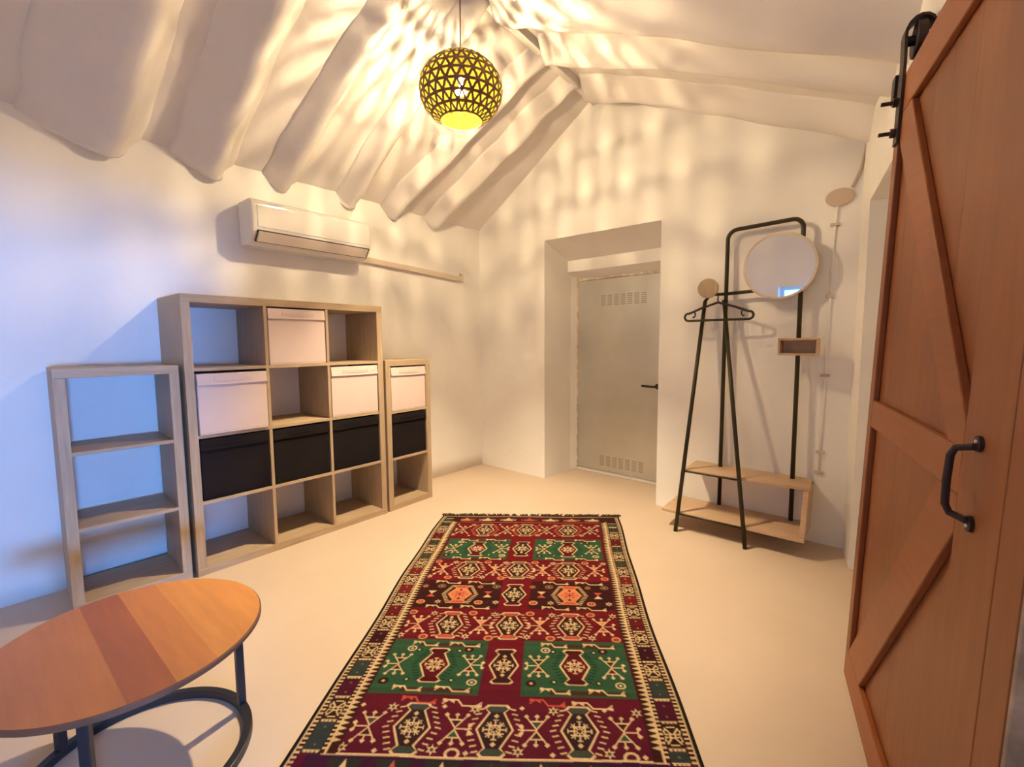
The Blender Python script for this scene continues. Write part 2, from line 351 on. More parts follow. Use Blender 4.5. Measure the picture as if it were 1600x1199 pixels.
# ------------------------------------------------------------------ rafters and ridge
def rafter(path, r, seed, label, near=1.6, far=1.15, bulge=0.10):
    """whitewashed log bedded in the ceiling plaster: rounded belly, plaster fillets towards the near and the far side"""
    P = [Vector(p) for p in path]; n = 30; rings = []; bm = bmesh.new()
    prof = [(-near, -0.55), (-near, -0.05), (-near * 0.90, 0.06), (-near * 0.60, 0.38), (-near * 0.36, 0.66), (-near * 0.17, 0.88), (0.0, 0.98), (0.16, 0.99), (0.36, 0.90), (0.54, 0.66), (0.66, 0.36), (far * 0.85, 0.08), (far, -0.05), (far, -0.55)]
    pts = []
    for i in range(n + 1):
        u = i / n * (len(P) - 1); k = min(int(u), len(P) - 2); f = u - k
        p0, p1, p2, p3 = P[max(k - 1, 0)], P[k], P[k + 1], P[min(k + 2, len(P) - 1)]
        p = 0.5 * ((2 * p1) + (p2 - p0) * f + (2 * p0 - 5 * p1 + 4 * p2 - p3) * f * f + (3 * p1 - p0 - 3 * p2 + p3) * f ** 3)
        pts.append(p + Vector((0, 0.02 * sm(i * 0.4, seed + 2), 0.012 * sm(i * 0.5, seed + 4))))
    sl = Vector((P[-1].x - P[0].x, 0, P[-1].z - P[0].z)).normalized(); dn = Vector((sl.z, 0, -sl.x))
    if dn.z > 0: dn = -dn
    for i, p in enumerate(pts):
        rr = (r[0] + (r[1] - r[0]) * i / n)
        ring_ = []
        for j, (a, d) in enumerate(prof):
            wob = 1 + bulge * (sm(i * 0.5 + j * 0.25, seed) + sm(i * 0.21, seed + 8))
            ring_.append(bm.verts.new(p + Vector((0, 1, 0)) * (a * rr * wob) + dn * (d * rr * wob)))
        rings.append(ring_)
    m_ = len(prof)
    for A, B in zip(rings, rings[1:]):
        for k in range(m_): bm.faces.new((A[k], A[(k + 1) % m_], B[(k + 1) % m_], B[k]))
    bm.faces.new(rings[0][::-1]); bm.faces.new(rings[-1])
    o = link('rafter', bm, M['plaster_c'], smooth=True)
    return tag(o, label, 'rafter', 'whitewashed log rafters')
def lp(x, y, dz=0.0): return (x, y, ceil_z(x, y) + dz)
S = 'white plastered rafter on the left roof slope, '
LR = [([-0.17, -0.10, -0.01], 0.135, 2.3, S + 'broadest, farthest left in the picture'),
      ([0.28, 0.33, 0.38], 0.125, 1.45, S + 'left of the air conditioner'),
      ([0.69, 0.77, 0.88], 0.090, 1.05, S + 'ending above the air conditioner\'s left half'),
      ([1.17, 1.21, 1.27], 0.092, 1.1, S + 'ending above the air conditioner\'s right half'),
      ([1.55, 1.71, 1.85], 0.092, 1.1, S + 'ending just right of the air conditioner'),
      ([1.97, 2.09, 2.21], 0.092, 1.1, S + 'nearest the gable wall')]
for i, (ys, r, nr_, lab) in enumerate(LR):
    rafter([(-0.03, ys[0], ceil_z(0, ys[0]) - 0.025), (0.10, ys[0] + 0.01, ceil_z(0.10, ys[0]) - 0.015), lp(0.62, ys[1], 0.0), lp(1.0, (ys[1] + ys[2]) / 2, 0.0), lp(RX - 0.02, ys[2], 0.0)], (r, r * 0.95), i * 3.1 + 1, lab, nr_)
S = 'white plastered rafter on the right roof slope, '
RR = [([1.37, 1.38, 1.43, 1.53], 0.12, S + 'cut by the picture top'),
      ([1.83, 1.79, 1.76, 1.83], 0.11, S + 'halfway between lamp cord and gable wall'),
      ([2.32, 2.26, 2.28, 2.35], 0.11, S + 'along the top of the gable wall')]
for i, (ys, r, lab) in enumerate(RR):
    rafter([lp(RX + 0.06, ys[0], 0.0), lp(1.75, ys[1], 0.0), lp(2.35, ys[2], 0.0), lp(3.12 + 0.17 * (2.4 - ys[3]), ys[3], 0.0)], (r, r), (i + 1) * 5.7 + 30, lab, 1.3, 1.05)
bm = bmesh.new()
pts = [(RX, y, ridge_z(y) - 0.02) for y in np.linspace(-0.6, 2.56, 18)]
tube(bm, pts, 0.02, rect=(0.022, 0.05))
tag(link('ridge_beam', bm, M['plaster_c'], bevel=0.006), 'narrow white painted ridge board along the peak of the ceiling', 'ridge beam')

# ------------------------------------------------------------------ shelving units: local x = depth (0 back .. D front), local y = along the wall
def shelf_unit(label, cat_loc, rotz, W, H, D, cols, rows, to=0.041, ti=0.017):
    t = thing('cube_shelf_unit', label, 'shelf unit', cat_loc, rotz, None)
    bv = 0.0015
    link('top_panel', boxm(0, D, 0, W, H - to, H), M['oak_y'], t, bevel=bv)
    link('bottom_panel', boxm(0, D, 0, W, 0, to), M['oak_y'], t, bevel=bv)
    link('side_panel', boxm(0, D, 0, to, to, H - to), M['oak_z'], t, bevel=bv)
    link('side_panel', boxm(0, D, W - to, W, to, H - to), M['oak_z'], t, bevel=bv)
    ch = (H - 2 * to - (rows - 1) * ti) / rows; cw = (W - 2 * to - (cols - 1) * ti) / cols
    for k in range(1, rows):
        z = to + k * ch + (k - 1) * ti
        link('shelf', boxm(0.002, D - 0.002, to, W - to, z, z + ti), M['oak_y'], t, bevel=0.001)
    for j in range(1, cols):
        y = to + j * cw + (j - 1) * ti
        for k in range(rows):
            z = to + k * (ch + ti); link('divider', boxm(0.002, D - 0.002, y, y + ti, z, z + ch), M['oak_z'], t, bevel=0.001)
    def cell(c, r):   # r counted from the top; returns y0,y1,z0,z1
        k = rows - 1 - r; y = to + c * (cw + ti); z = to + k * (ch + ti); return y, y + cw, z, z + ch
    return t, cell
def storage_box(unit, loc, rotz, cell, D, label, white, group, drop=0.012, push=0.0):
    y0, y1, z0, z1 = cell; g = 0.006
    t = thing('storage_box', label, 'storage box', (0, 0, 0), rotz, group)
    t.location = Matrix.Rotation(rotz, 4, 'Z') @ Vector((0, (y0 + y1) / 2, z0 + 0.001)) + Vector(loc)
    hw = (y1 - y0) / 2 - g; h = z1 - z0 - drop; x0, x1 = 0.03, D - 0.004 - push; th = 0.008
    mt = M['white_fabric'] if white else M['black_fabric']
    bm = bmesh.new()
    box(bm, x0, x1, -hw, hw, 0, th); box(bm, x1 - th, x1, -hw, hw, th, h); box(bm, x0, x0 + th, -hw, hw, th, h)
    box(bm, x0 + th, x1 - th, -hw, -hw + th, th, h); box(bm, x0 + th, x1 - th, hw - th, hw, th, h)
    link('body', bm, mt, t, bevel=0.003)
    # folded hem along the front rim and a flat pull strap
    bm = bmesh.new(); n = 14
    zs = h - 0.058; vs = []
    for i in range(n + 1):
        y = -hw + 2 * hw * i / n; wv = 0.003 * sm(i * 0.7, y0 * 9 + z0)
        vs.append((y, zs + wv))
    a = [bm.verts.new((x1 + 0.0085, y, z)) for y, z in vs]; c = [bm.verts.new((x1 + 0.002, y, h - 0.001)) for y, z in vs]; e = [bm.verts.new((x1 - 0.001, y, z)) for y, z in vs]; f = [bm.verts.new((x1 - 0.001, y, h)) for y, z in vs]
    for i in range(n):
        bm.faces.new((a[i], a[i + 1], c[i + 1], c[i])); bm.faces.new((a[i], e[i], e[i + 1], a[i + 1])); bm.faces.new((c[i], c[i + 1], f[i + 1], f[i])); bm.faces.new((e[i], f[i], f[i + 1], e[i + 1]))
    bm.faces.new((a[0], c[0], f[0], e[0])); bm.faces.new((a[n], e[n], f[n], c[n]))
    link('hem', bm, mt, t)
    bm = bmesh.new(); n = 12
    tube(bm, [(x1 + 0.0075 + 0.001 * math.sin(PI * i / n), -0.55 * hw + 1.1 * hw * i / n, h - 0.030 - 0.003 * math.sin(PI * i / n)) for i in range(n + 1)], 0.01, rect=(0.0012, 0.009))
    link('pull_strap', bm, mt, t)
    return t
BIGL = (0.0, 0.0, 0.0); BW_, BH_, BD_ = 1.161, 1.455, 0.388
big, bc = shelf_unit('large oak shelf unit of three by four cubes, tallest against the left wall', (0.004, 0.0, 0), 0.0, BW_, BH_, BD_, 3, 4)
rl_rot = 0.0; RL = (0.012, 1.168, 0); RW_, RH_, RDp = 0.410, 1.083, 0.378
ru, rc_ = shelf_unit('small oak three-cube shelf unit at right end of the shelving, nearest the gable wall', RL, 0.035, RW_, RH_, RDp, 1, 3)
LROT = -0.05; LD = 0.335
LL = Vector((0.350, -0.468, 0)) - Matrix.Rotation(LROT, 3, 'Z') @ Vector((LD, 0, 0))
lu, lc_ = shelf_unit('empty oak three-cube shelf unit at left end of the shelving, behind the round table', LL, LROT, 0.450, 1.101, LD, 1, 3)
GW, GB = 'off-white fabric boxes in the shelving', 'black fabric boxes in the shelving'
bl = (0.004, 0, 0)
storage_box(big, bl, 0, bc(1, 0), BD_, 'off-white fabric storage box in the top row of the large shelf unit', True, GW, 0.010)
storage_box(big, bl, 0, bc(0, 1), BD_, 'off-white fabric storage box at left end of the second row of the large shelf unit', True, GW, 0.014, -0.012)
storage_box(big, bl, 0, bc(2, 1), BD_, 'off-white fabric storage box at right end of the second row of the large shelf unit', True, GW, 0.012)
storage_box(big, bl, 0, bc(0, 2), BD_, 'black fabric storage box leftmost in the third row of the large shelf unit', False, GB, 0.008, 0.004)
storage_box(big, bl, 0, bc(1, 2), BD_, 'black fabric storage box in the middle of the third row of the large shelf unit', False, GB, 0.010, 0.004)
storage_box(big, bl, 0, bc(2, 2), BD_, 'black fabric storage box at right end of the third row of the large shelf unit', False, GB, 0.010, 0.004)
storage_box(ru, RL, 0.035, rc_(0, 0), RDp, 'off-white fabric storage box in the small right-hand shelf unit', True, GW, 0.012)
storage_box(ru, RL, 0.035, rc_(0, 1), RDp, 'black fabric storage box in the small right-hand shelf unit', False, GB, 0.010, 0.004)

# ------------------------------------------------------------------ air conditioner and trunking on the left wall
A0, A1, AZ0, AZ1, AD = 0.430, 1.222, 1.795, 2.055, 0.205
t = thing('air_conditioner', 'white split air conditioner mounted high on the left wall', 'air conditioner', (0.0, A0, AZ0))
L = A1 - A0; H = AZ1 - AZ0
prof = [(0.012, 0.0)] + [(0.10, 0.0), (0.155, 0.018), (0.192, 0.058)] + [(AD, 0.075)] + [(AD + 0.004, 0.15)] + [(AD - 0.004, H - 0.03), (AD - 0.016, H - 0.010), (AD - 0.036, H)] + [(0.012, H)]
bm = bmesh.new(); prism(bm, [(x, 0, z) for x, z in prof], (0, L, 0)); link('casing', bm, M['ac'], t, bevel=0.012, seg=3)
def onface(u, k=0.0):   # point of the slanted lower front, u 0..1 from its bottom to its top, k out of it
    p = Vector((0.160, 0, 0.020)).lerp(Vector((AD, 0, 0.077)), u); n = Vector((0.057, 0, -0.045)).normalized(); return p + n * k
bm = bmesh.new()
vp = [onface(0.02, 0.004), onface(0.02, 0.010), onface(0.96, 0.010), onface(0.96, 0.004)]
prism(bm, [p + Vector((0, 0.036, 0)) for p in vp], (0, L - 0.060, 0)); va = link('louvre_flap', bm, M['ac_grey'], t, bevel=0.003)
bm = bmesh.new()
for u in (0.0, 0.985):
    vp = [onface(u - 0.02, 0.001), onface(u - 0.02, 0.0085), onface(u + 0.035, 0.0085), onface(u + 0.035, 0.001)]
    prism(bm, [p + Vector((0, 0.028, 0)) for p in vp], (0, L - 0.046, 0))
for y in (0.028, L - 0.022):
    vp = [onface(0.0, 0.001), onface(0.0, 0.0085), onface(0.98, 0.0085), onface(0.98, 0.001)]
    prism(bm, [p + Vector((0, y, 0)) for p in vp], (0, 0.004, 0))
link('louvre_gap', bm, M['dark_gap'], t)
link('mounting_plate', boxm(0.0, 0.012, 0.03, L - 0.03, 0.015, H - 0.02), M['ac_grey'], t)
link('front_panel', boxm(AD - 0.001, AD + 0.006, 0.03, L - 0.012, 0.094, H - 0.040), M['ac'], t, bevel=0.003)
link('logo_strip', boxm(AD + 0.0055, AD + 0.0065, 0.42, 0.50, 0.112, 0.117), M['ac_grey'], t)
bm = bmesh.new()
pts = [(0.018, A1 + 0.003, 1.832), (0.018, 1.7, 1.812), (0.018, 2.288, 1.785)]
tube(bm, pts, 0.02, rect=(0.018, 0.021)); tube(bm, [(0.018, 2.300, 1.765), (0.018, 2.302, 1.835)], 0.02, rect=(0.016, 0.010))
tag(link('cable_trunking', bm, M['conduit'], bevel=0.003), 'cream trunking running from air conditioner to corner on left wall', 'trunking')

# ------------------------------------------------------------------ metal door in the niche
DO = 0.475
t = bpy.data.objects.new('door_1', None); C.objects.link(t); t['kind'] = 'structure'
t.matrix_world = Matrix(((BD.x, BN.x, 0, bk(0, DO, 0).x), (BD.y, BN.y, 0, bk(0, DO, 0).y), (0, 0, 1, 0), (0, 0, 0, 1)))
link('door_leaf', boxm(0.035, 0.98, 0, 0.04, 0.022, 1.762), M['sheet'], t, bevel=0.003)
bm = bmesh.new()
box(bm, 0.022, 0.036, -0.006, 0.05, 0.0, 1.782); box(bm, 0.036, 0.99, -0.002, 0.05, 1.764, 1.786)
link('frame', bm, M['mortar'], t)
bm = bmesh.new(); box(bm, 0.035, 1.0, -0.03, 0.05, 0.0, 0.018); link('threshold', bm, M['white_paint'], t, bevel=0.004)
bm = bmesh.new()
for k in range(7):
    for q in range(6):
        x = 0.275 + k * 0.064; z = 1.528 + q * 0.0165
        box(bm, x, x + 0.046, -0.0012, 0.002, z, z + 0.007)
link('vent_slots', bm, M['vent'], t)
bm = bmesh.new()
for k in range(7):
    for q in range(6):
        x = 0.275 + k * 0.064; z = 0.075 + q * 0.0165
        box(bm, x, x + 0.046, -0.0012, 0.002, z, z + 0.007)
link('vent_slots', bm, M['vent'], t)
bm = bmesh.new(); tube(bm, [(0.82, 0.0, 0.83), (0.82, -0.045, 0.83), (0.80, -0.052, 0.83), (0.70, -0.052, 0.833)], 0.010, 10); disc(bm, (0.82, -0.004, 0.83), (0, 1, 0), 0.024, 0.008, 20)
link('lever_handle', bm, M['black_metal'], t, bevel=0.002)

# ------------------------------------------------------------------ coat rack
t = thing('coat_rack', 'black tube coat rack with wooden shelves leaning against the gable wall', 'coat rack', (2.4, 2.3, 0))
o = Vector((2.4, 2.3, 0))
def lo(p): return Vector(p) - o
rt_ = 0.0125
LB_, RB_, LT_, RT_ = Vector((2.278, 2.405, 0.130)), Vector((2.688, 2.385, 0.130)), Vector((2.274, 2.425, 1.89)), Vector((2.682, 2.405, 1.90))
rr = 0.055
p1, p2 = LT_, RT_
ex = (p2 - p1).normalized(); ez = Vector((0, 0, 1))
pts = [LB_, p1 - ez * rr] + [p1 + ex * (rr - rr * math.cos(a)) - ez * (rr - rr * math.sin(a)) for a in np.linspace(0.2, PI / 2, 6)] + \
      [p2 - ex * (rr - rr * math.sin(a)) - ez * (rr - rr * math.cos(a)) for a in np.linspace(0, PI / 2 - 0.2, 6)] + [p2 - ez * rr, RB_]
link('back_frame', tubem([lo(p) for p in pts], rt_, 12), M['rack_metal'], t, smooth=True)
LF, RF = Vector((2.100, 2.110, 0.0)), Vector((2.505, 2.110, 0.0))
LTp, RTp = Vector((2.153, 2.400, 1.455)), Vector((2.268, 2.405, 1.46))
link('leg', tubem([lo(LF), lo(LTp)], rt_, 12), M['rack_metal'], t, smooth=True)
link('leg', tubem([lo(RF), lo(RTp)], rt_, 12), M['rack_metal'], t, smooth=True)
bm = tubem([lo(Vector((2.275, 2.42, 1.500))), lo(Vector((2.683, 2.40, 1.512)))], 0.011, 10); link('crossbar', bm, M['rack_metal'], t, smooth=True)
bm = tubem([lo(Vector((2.150, 2.398, 1.455))), lo(Vector((2.185, 2.408, 1.500))), lo(Vector((2.275, 2.42, 1.500)))], 0.010, 10); link('crossbar', bm, M['rack_metal'], t, smooth=True)
def legat(A, B, z): k = (z - A.z) / (B.z - A.z); return A.lerp(B, k)
ZU, ZL = 0.385, 0.118
for z in (ZU - 0.008, ZL - 0.008):
    link('crossbar', tubem([lo(legat(LF, LTp, z)), lo(legat(RF, RTp, z))], 0.006, 8), M['rack_metal'], t, smooth=True)
bm = bmesh.new(); prism(bm, [lo(p) for p in ((2.108, 2.200, ZU - 0.016), (2.795, 2.225, ZU - 0.016), (2.780, 2.455, ZU - 0.016), (2.10, 2.478, ZU - 0.016))], (0, 0, 0.016)); link('shelf', bm, M['rack_wood'], t, bevel=0.003)
bm = bmesh.new(); prism(bm, [lo(p) for p in ((1.992, 2.150, ZL - 0.018), (2.790, 2.135, ZL - 0.018), (2.770, 2.455, ZL - 0.018), (1.985, 2.465, ZL - 0.018))], (0, 0, 0.018)); link('shelf', bm, M['rack_wood'], t, bevel=0.003)
bm = bmesh.new(); prism(bm, [lo(p) for p in ((2.762, 2.150, ZL), (2.790, 2.150, ZL), (2.790, 2.235, ZU - 0.016), (2.762, 2.235, ZU - 0.016))], (0, 0.215, 0)); link('end_panel', bm, M['rack_wood'], t, bevel=0.003)
bm = bmesh.new(); kn = Vector((2.200, 2.30, 1.530)); disc(bm, lo(kn), (0.15, -1, 0.0), 0.060, 0.022, 40); kb = link('knob', bm, M['oak_z'], t, bevel=0.003)
link('knob_peg', tubem([lo(kn + Vector((0, 0.008, 0))), lo(Vector((2.185, 2.41, 1.50)))], 0.010, 10), M['rack_metal'], t, smooth=True)
# small open box on the right-hand tube
bx0, bx1, by0, by1, bz0, bz1, th = 2.600, 2.795, 2.275, 2.372, 1.118, 1.215, 0.012
bm = bmesh.new(); c = lambda *a: box(bm, a[0] - o.x, a[1] - o.x, a[2] - o.y, a[3] - o.y, a[4], a[5])
c(bx0, bx1, by0, by1, bz0, bz0 + th); c(bx0, bx1, by0, by1, bz1 - th, bz1); c(bx0, bx0 + th, by0, by1, bz0 + th, bz1 - th); c(bx1 - th, bx1, by0, by1, bz0 + th, bz1 - th); c(bx0 + th, bx1 - th, by1 - 0.006, by1, bz0 + th, bz1 - th)
link('tray_box', bm, M['rack_wood'], t, bevel=0.002)
# round mirror fixed to the rack
mc = Vector((2.575, 2.372, 1.635)); mn = Vector((0.02, -1, -0.045)).normalized(); mr = 0.192
bm = bmesh.new(); ma, mb = frame_axes(mn); N = 64
prf = [(mr - 0.0135, 0.008), (mr - 0.0135, 0.011), (mr - 0.002, 0.011), (mr, 0.008), (mr, -0.012), (0.0, -0.012)]
rings = [[bm.verts.new(lo(mc) + (ma * math.cos(2 * PI * k / N) + mb * math.sin(2 * PI * k / N)) * r_ + mn * h_) for k in range(N)] for r_, h_ in prf[:-1]]
for A, B in zip(rings, rings[1:]):
    for k in range(N): bm.faces.new((A[k], A[(k + 1) % N], B[(k + 1) % N], B[k]))
bm.faces.new(rings[-1])
mf = link('mirror_frame', bm, M['birch'], t)
bm = bmesh.new(); disc(bm, lo(mc) + mn * 0.004, mn, mr - 0.0135, 0.008, 64); mg = link('mirror_glass', bm, M['mirror'], mf)
link('mirror_arm', tubem([lo(mc - mn * 0.010), lo(Vector((2.683, 2.39, 1.60)))], 0.008, 8), M['rack_metal'], mf)
# hanger over the knob peg
t = thing('coat_hanger', 'black plastic coat hanger hooked on the coat rack beside the wooden knob', 'hanger', (2.245, 2.36, 1.395))
hk = [(0.0, 0, 0.048)] + [(0.0 + 0.0 , 0, 0.062)] + [(-0.032 + 0.032 * math.cos(a), 0, 0.085 + 0.032 * math.sin(a)) for a in np.linspace(-0.5, 3.6, 14)]
sh = 0.205
ol = [(0, 0, 0.05), (-0.10, 0, 0.018), (-sh + 0.03, 0, -0.012)] + [(-sh + 0.024 + 0.024 * math.cos(a), 0, -0.036 + 0.024 * math.sin(a)) for a in np.linspace(2.0, 4.6, 7)] + [(-0.1, 0, -0.060), (0.1, 0, -0.060)] + \
     [(sh - 0.024 + 0.024 * math.cos(a), 0, -0.036 + 0.024 * math.sin(a)) for a in np.linspace(-1.5, 1.1, 7)] + [(sh - 0.03, 0, -0.012), (0.10, 0, 0.018)]
link('hanger_body', tubem(ol, 0.0075, 8, closed=True), M['rack_metal'], t, smooth=True)
link('hook', tubem(hk, 0.004, 8), M['rack_metal'], t, smooth=True)
for s in (-1, 1):
    link('strap_hook', tubem([(s * (0.150 + 0.016 * math.cos(a) * (1 - 0.06 * i)), 0, -0.020 + 0.016 * math.sin(a) - 0.0005 * i) for i, a in enumerate(np.linspace(1.2, 5.2, 9))], 0.0045, 8), M['rack_metal'], t, smooth=True)

# ------------------------------------------------------------------ junction cover and cable on the gable wall, in the right corner
def bwp(x, z, off=0.0):
    s = (x - BA.x) / BD.x; return bk(s, -off, z)
bm = bmesh.new(); N = 40; cpt = bwp(2.842, 1.99, 0.008)
v = [[bm.verts.new(cpt + BD * (0.068 * kk * math.cos(2 * PI * k / N)) + Vector((0, 0, 0.048 * kk * math.sin(2 * PI * k / N))) - BN * dd) for k in range(N)] for kk, dd in ((1.0, -0.012), (1.0, 0.003), (0.93, 0.008))]
for A, B in zip(v, v[1:]):
    for k in range(N): bm.faces.new((A[k], A[(k + 1) % N], B[(k + 1) % N], B[k]))
bm.faces.new(v[-1]); bm.faces.new(v[0][::-1])
tag(link('junction_cover', bm, M['cover'], smooth=False), 'oval cream junction cover on the gable wall near the right corner', 'junction box')
cab = thing('surface_cable', 'thin painted cable with clips running down the gable wall right of the coat rack', 'cable', bwp(2.83, 0.0, 0))
o2 = Vector(cab.location)
cp = [bwp(2.835, 1.95, 0.006), bwp(2.825, 1.80, 0.006), bwp(2.822, 1.40, 0.006), bwp(2.815, 0.95, 0.006), bwp(2.81, 0.42, 0.006)]
link('cable', tubem([p - o2 for p in cp], 0.006, 8), M['plaster'], cab, smooth=True)
for x, z in ((2.826, 1.845), (2.822, 1.45), (2.815, 1.00), (2.811, 0.55), (2.81, 0.43)):
    p = bwp(x, z, 0.007) - o2; link('clip', boxm(p.x - 0.022, p.x + 0.022, p.y - 0.010, p.y + 0.008, p.z - 0.008, p.z + 0.008), M['cover'], cab, bevel=0.003)
up_c = [bwp(2.895, 2.03, 0.008), bwp(2.93, 2.12, 0.010), bwp(2.95, 2.25, 0.015)]
tag(link('surface_cable', tubem([tuple(p) for p in up_c], 0.007, 8), M['cover'], smooth=True), 'short cable rising from junction cover to the ceiling in the right corner', 'cable')

# ------------------------------------------------------------------ sliding barn door: local x = along the door (far edge 0), y = up the door, z = towards the room
FB = Vector((3.029, 1.224, 0.012)); FT = Vector((3.082, 1.224, 1.985))
du_ = Vector((0.2, -1, 0)).normalized(); upv = (FT - FB).normalized(); nz = du_.cross(upv).normalized()
if nz.x > 0: nz = -nz
xa = upv.cross(nz).normalized()
if xa.dot(du_) < 0: xa = -xa
DWd, DHt = 1.065, 1.99
t = bpy.data.objects.new('barn_door', None); C.objects.link(t)
t.matrix_world = Matrix(((xa.x, upv.x, nz.x, FB.x), (xa.y, upv.y, nz.y, FB.y), (xa.z, upv.z, nz.z, FB.z), (0, 0, 0, 1)))
tag(t, 'reddish-brown wooden sliding barn door with diagonal braces at right', 'barn door')
bm = bmesh.new(); npl = 7
for k in range(npl):
    a, b_ = DWd * k / npl, DWd * (k + 1) / npl; box(bm, a + 0.0003, b_ - 0.0003, 0.0, DHt, -0.031, -0.017)
link('plank_panel', bm, M['barn_z'], t)
zf0, zf1 = -0.017, 0.0
link('top_rail', boxm(0, DWd, DHt - 0.115, DHt, zf0, zf1), M['barn_x'], t, bevel=0.003)
link('bottom_rail', boxm(0, DWd, 0, 0.105, zf0, zf1), M['barn_x'], t, bevel=0.003)
link('stile', boxm(0, 0.052, 0.105, DHt - 0.115, zf0, zf1), M['barn_z'], t, bevel=0.003)
link('stile', boxm(0.812, 0.984, 0.105, DHt - 0.115, zf0, zf1), M['barn_z'], t, bevel=0.002)
link('stile', boxm(0.986, DWd, 0.105, DHt - 0.115, zf0, zf1), M['barn_z'], t, bevel=0.002)
link('middle_rail', boxm(0.053, 0.811, 0.905, 0.992, zf0, zf1), M['barn_x'], t, bevel=0.004)
for poly_ in ([(0.053, 1.815), (0.053, 1.874), (0.172, 1.874), (0.811, 1.040), (0.811, 0.993), (0.730, 0.993)], [(0.053, 0.106), (0.225, 0.106), (0.811, 0.835), (0.811, 0.904), (0.700, 0.904), (0.053, 0.120)]):
    bm = bmesh.new(); prism(bm, [(x, y, zf0) for x, y in poly_], (0, 0, zf1 - zf0)); link('brace', bm, M['barn_x'], t, bevel=0.003)
# pull handle
bm = bmesh.new(); hx = 0.872
tube(bm, [(hx + 0.012, 1.010, 0.0), (hx + 0.012, 1.010, 0.010), (hx, 1.004, 0.028), (hx - 0.003, 0.990, 0.033), (hx - 0.004, 0.945, 0.034), (hx - 0.003, 0.902, 0.033), (hx, 0.888, 0.027), (hx + 0.012, 0.882, 0.010), (hx + 0.012, 0.882, 0.0)], 0.0062, 10)
disc(bm, (hx + 0.012, 1.016, 0.003), (0, 0, 1), 0.014, 0.006, 20); disc(bm, (hx + 0.012, 0.876, 0.003), (0, 0, 1), 0.014, 0.006, 20)
ph = link('pull_handle', bm, M['iron'], t, smooth=False)
for y in (1.020, 0.872):
    bm = bmesh.new(); disc(bm, (hx + 0.012, y, 0.007), (0, 0, 1), 0.003, 0.003, 12); link('screw', bm, M['ac'], ph)
# near edge, worn pale
link('worn_edge', boxm(DWd + 0.0005, DWd + 0.012, 0.0, DHt, -0.031, -0.001), M['barn_edge'], t, bevel=0.002)
# strap hanger with bolts and wheel at the far edge
bm = bmesh.new(); sx = 0.055
pts = [(sx, 1.79, 0.005), (sx, 2.02, 0.005), (sx, 2.10, 0.008)] + [(sx, 2.10 + 0.045 * math.sin(a), 0.008 - 0.035 + 0.035 * math.cos(a)) for a in np.linspace(0.3, PI, 8)] + [(sx, 2.05, -0.062)]
tube(bm, pts, 0.01, rect=(0.024, 0.004))
hg = link('strap_hanger', bm, M['iron'], t, bevel=0.001)
for y in (1.825, 1.915):
    bm = bmesh.new(); disc(bm, (sx, y, 0.016), (0, 0, 1), 0.014, 0.012, 6); disc(bm, (sx, y, 0.036), (0, 0, 1), 0.006, 0.03, 10); link('bolt', bm, M['iron'], hg)
bm = bmesh.new(); disc(bm, (sx, 2.085, -0.027), (0, 0, 1), 0.050, 0.024, 32); disc(bm, (sx, 2.085, -0.027), (0, 0, 1), 0.014, 0.060, 16); link('wheel', bm, M['iron'], hg, bevel=0.003)
# flat rail the wheel runs on, with end stop
MWm = t.matrix_world.copy()
bm = bmesh.new(); box(bm, -0.10, 1.35, 1.990, 2.033, -0.031, -0.023)
for x in (0.35, 0.8, 1.25): disc(bm, (x, 2.012, -0.065), (0, 0, 1), 0.012, 0.075, 12)
box(bm, -0.100, -0.060, 1.965, 2.045, -0.035, 0.002)
bm.transform(MWm)
tag(link('sliding_rail', bm, M['iron'], bevel=0.001), 'dark iron flat rail with end stop above the barn door', 'rail')

# ------------------------------------------------------------------ round coffee table
TC = (1.508, -0.470); TZ, TR, TRR = 0.393, 0.318, 0.264
t = thing('coffee_table', 'round coffee table with wooden plank top on black metal ring base', 'coffee table', (TC[0], TC[1], 0), 0.0)
bm = bmesh.new(); N = 96
pr = [(0.0, TZ), (TR - 0.004, TZ), (TR, TZ - 0.004), (TR, TZ - 0.014), (TR - 0.004, TZ - 0.018), (0.0, TZ - 0.018)]
rings = [[bm.verts.new((r_ * math.cos(2 * PI * k / N), r_ * math.sin(2 * PI * k / N), z)) for k in range(N)] for r_, z in pr[1:-1]]
for A, B in zip(rings, rings[1:]):
    for k in range(N): bm.faces.new((A[k], A[(k + 1) % N], B[(k + 1) % N], B[k]))
bm.faces.new(rings[0]); bm.faces.new(rings[-1][::-1])
for f in bm.faces:
    if len(f.verts) == 4 or f.calc_center_median().z < TZ - 0.01: f.material_index = 1
top = link('tabletop', bm, [M['mango'], M['mango_edge']], t)
top.rotation_euler = (0, 0, PI / 2)
link('base_ring', tubem([(TRR * math.cos(a), TRR * math.sin(a), 0.0135) for a in np.linspace(0, 2 * PI, 97)[:-1]], 0.0125, closed=True, rect=(0.0125, 0.0125)), M['table_metal'], t, bevel=0.003)
link('top_ring', tubem([(TRR * math.cos(a), TRR * math.sin(a), TZ - 0.0265) for a in np.linspace(0, 2 * PI, 97)[:-1]], 0.008, closed=True, rect=(0.011, 0.008)), M['table_metal'], t)
for a in (90, 212, 330):
    a = math.radians(a); x, y = TRR * math.cos(a), TRR * math.sin(a)
    bm = bmesh.new(); box(bm, -0.011, 0.011, -0.011, 0.011, 0.026, TZ - 0.0345); bm.transform(Matrix.Translation((x, y, 0)) @ Matrix.Rotation(a, 4, 'Z'))
    link('leg', bm, M['table_metal'], t, bevel=0.002)

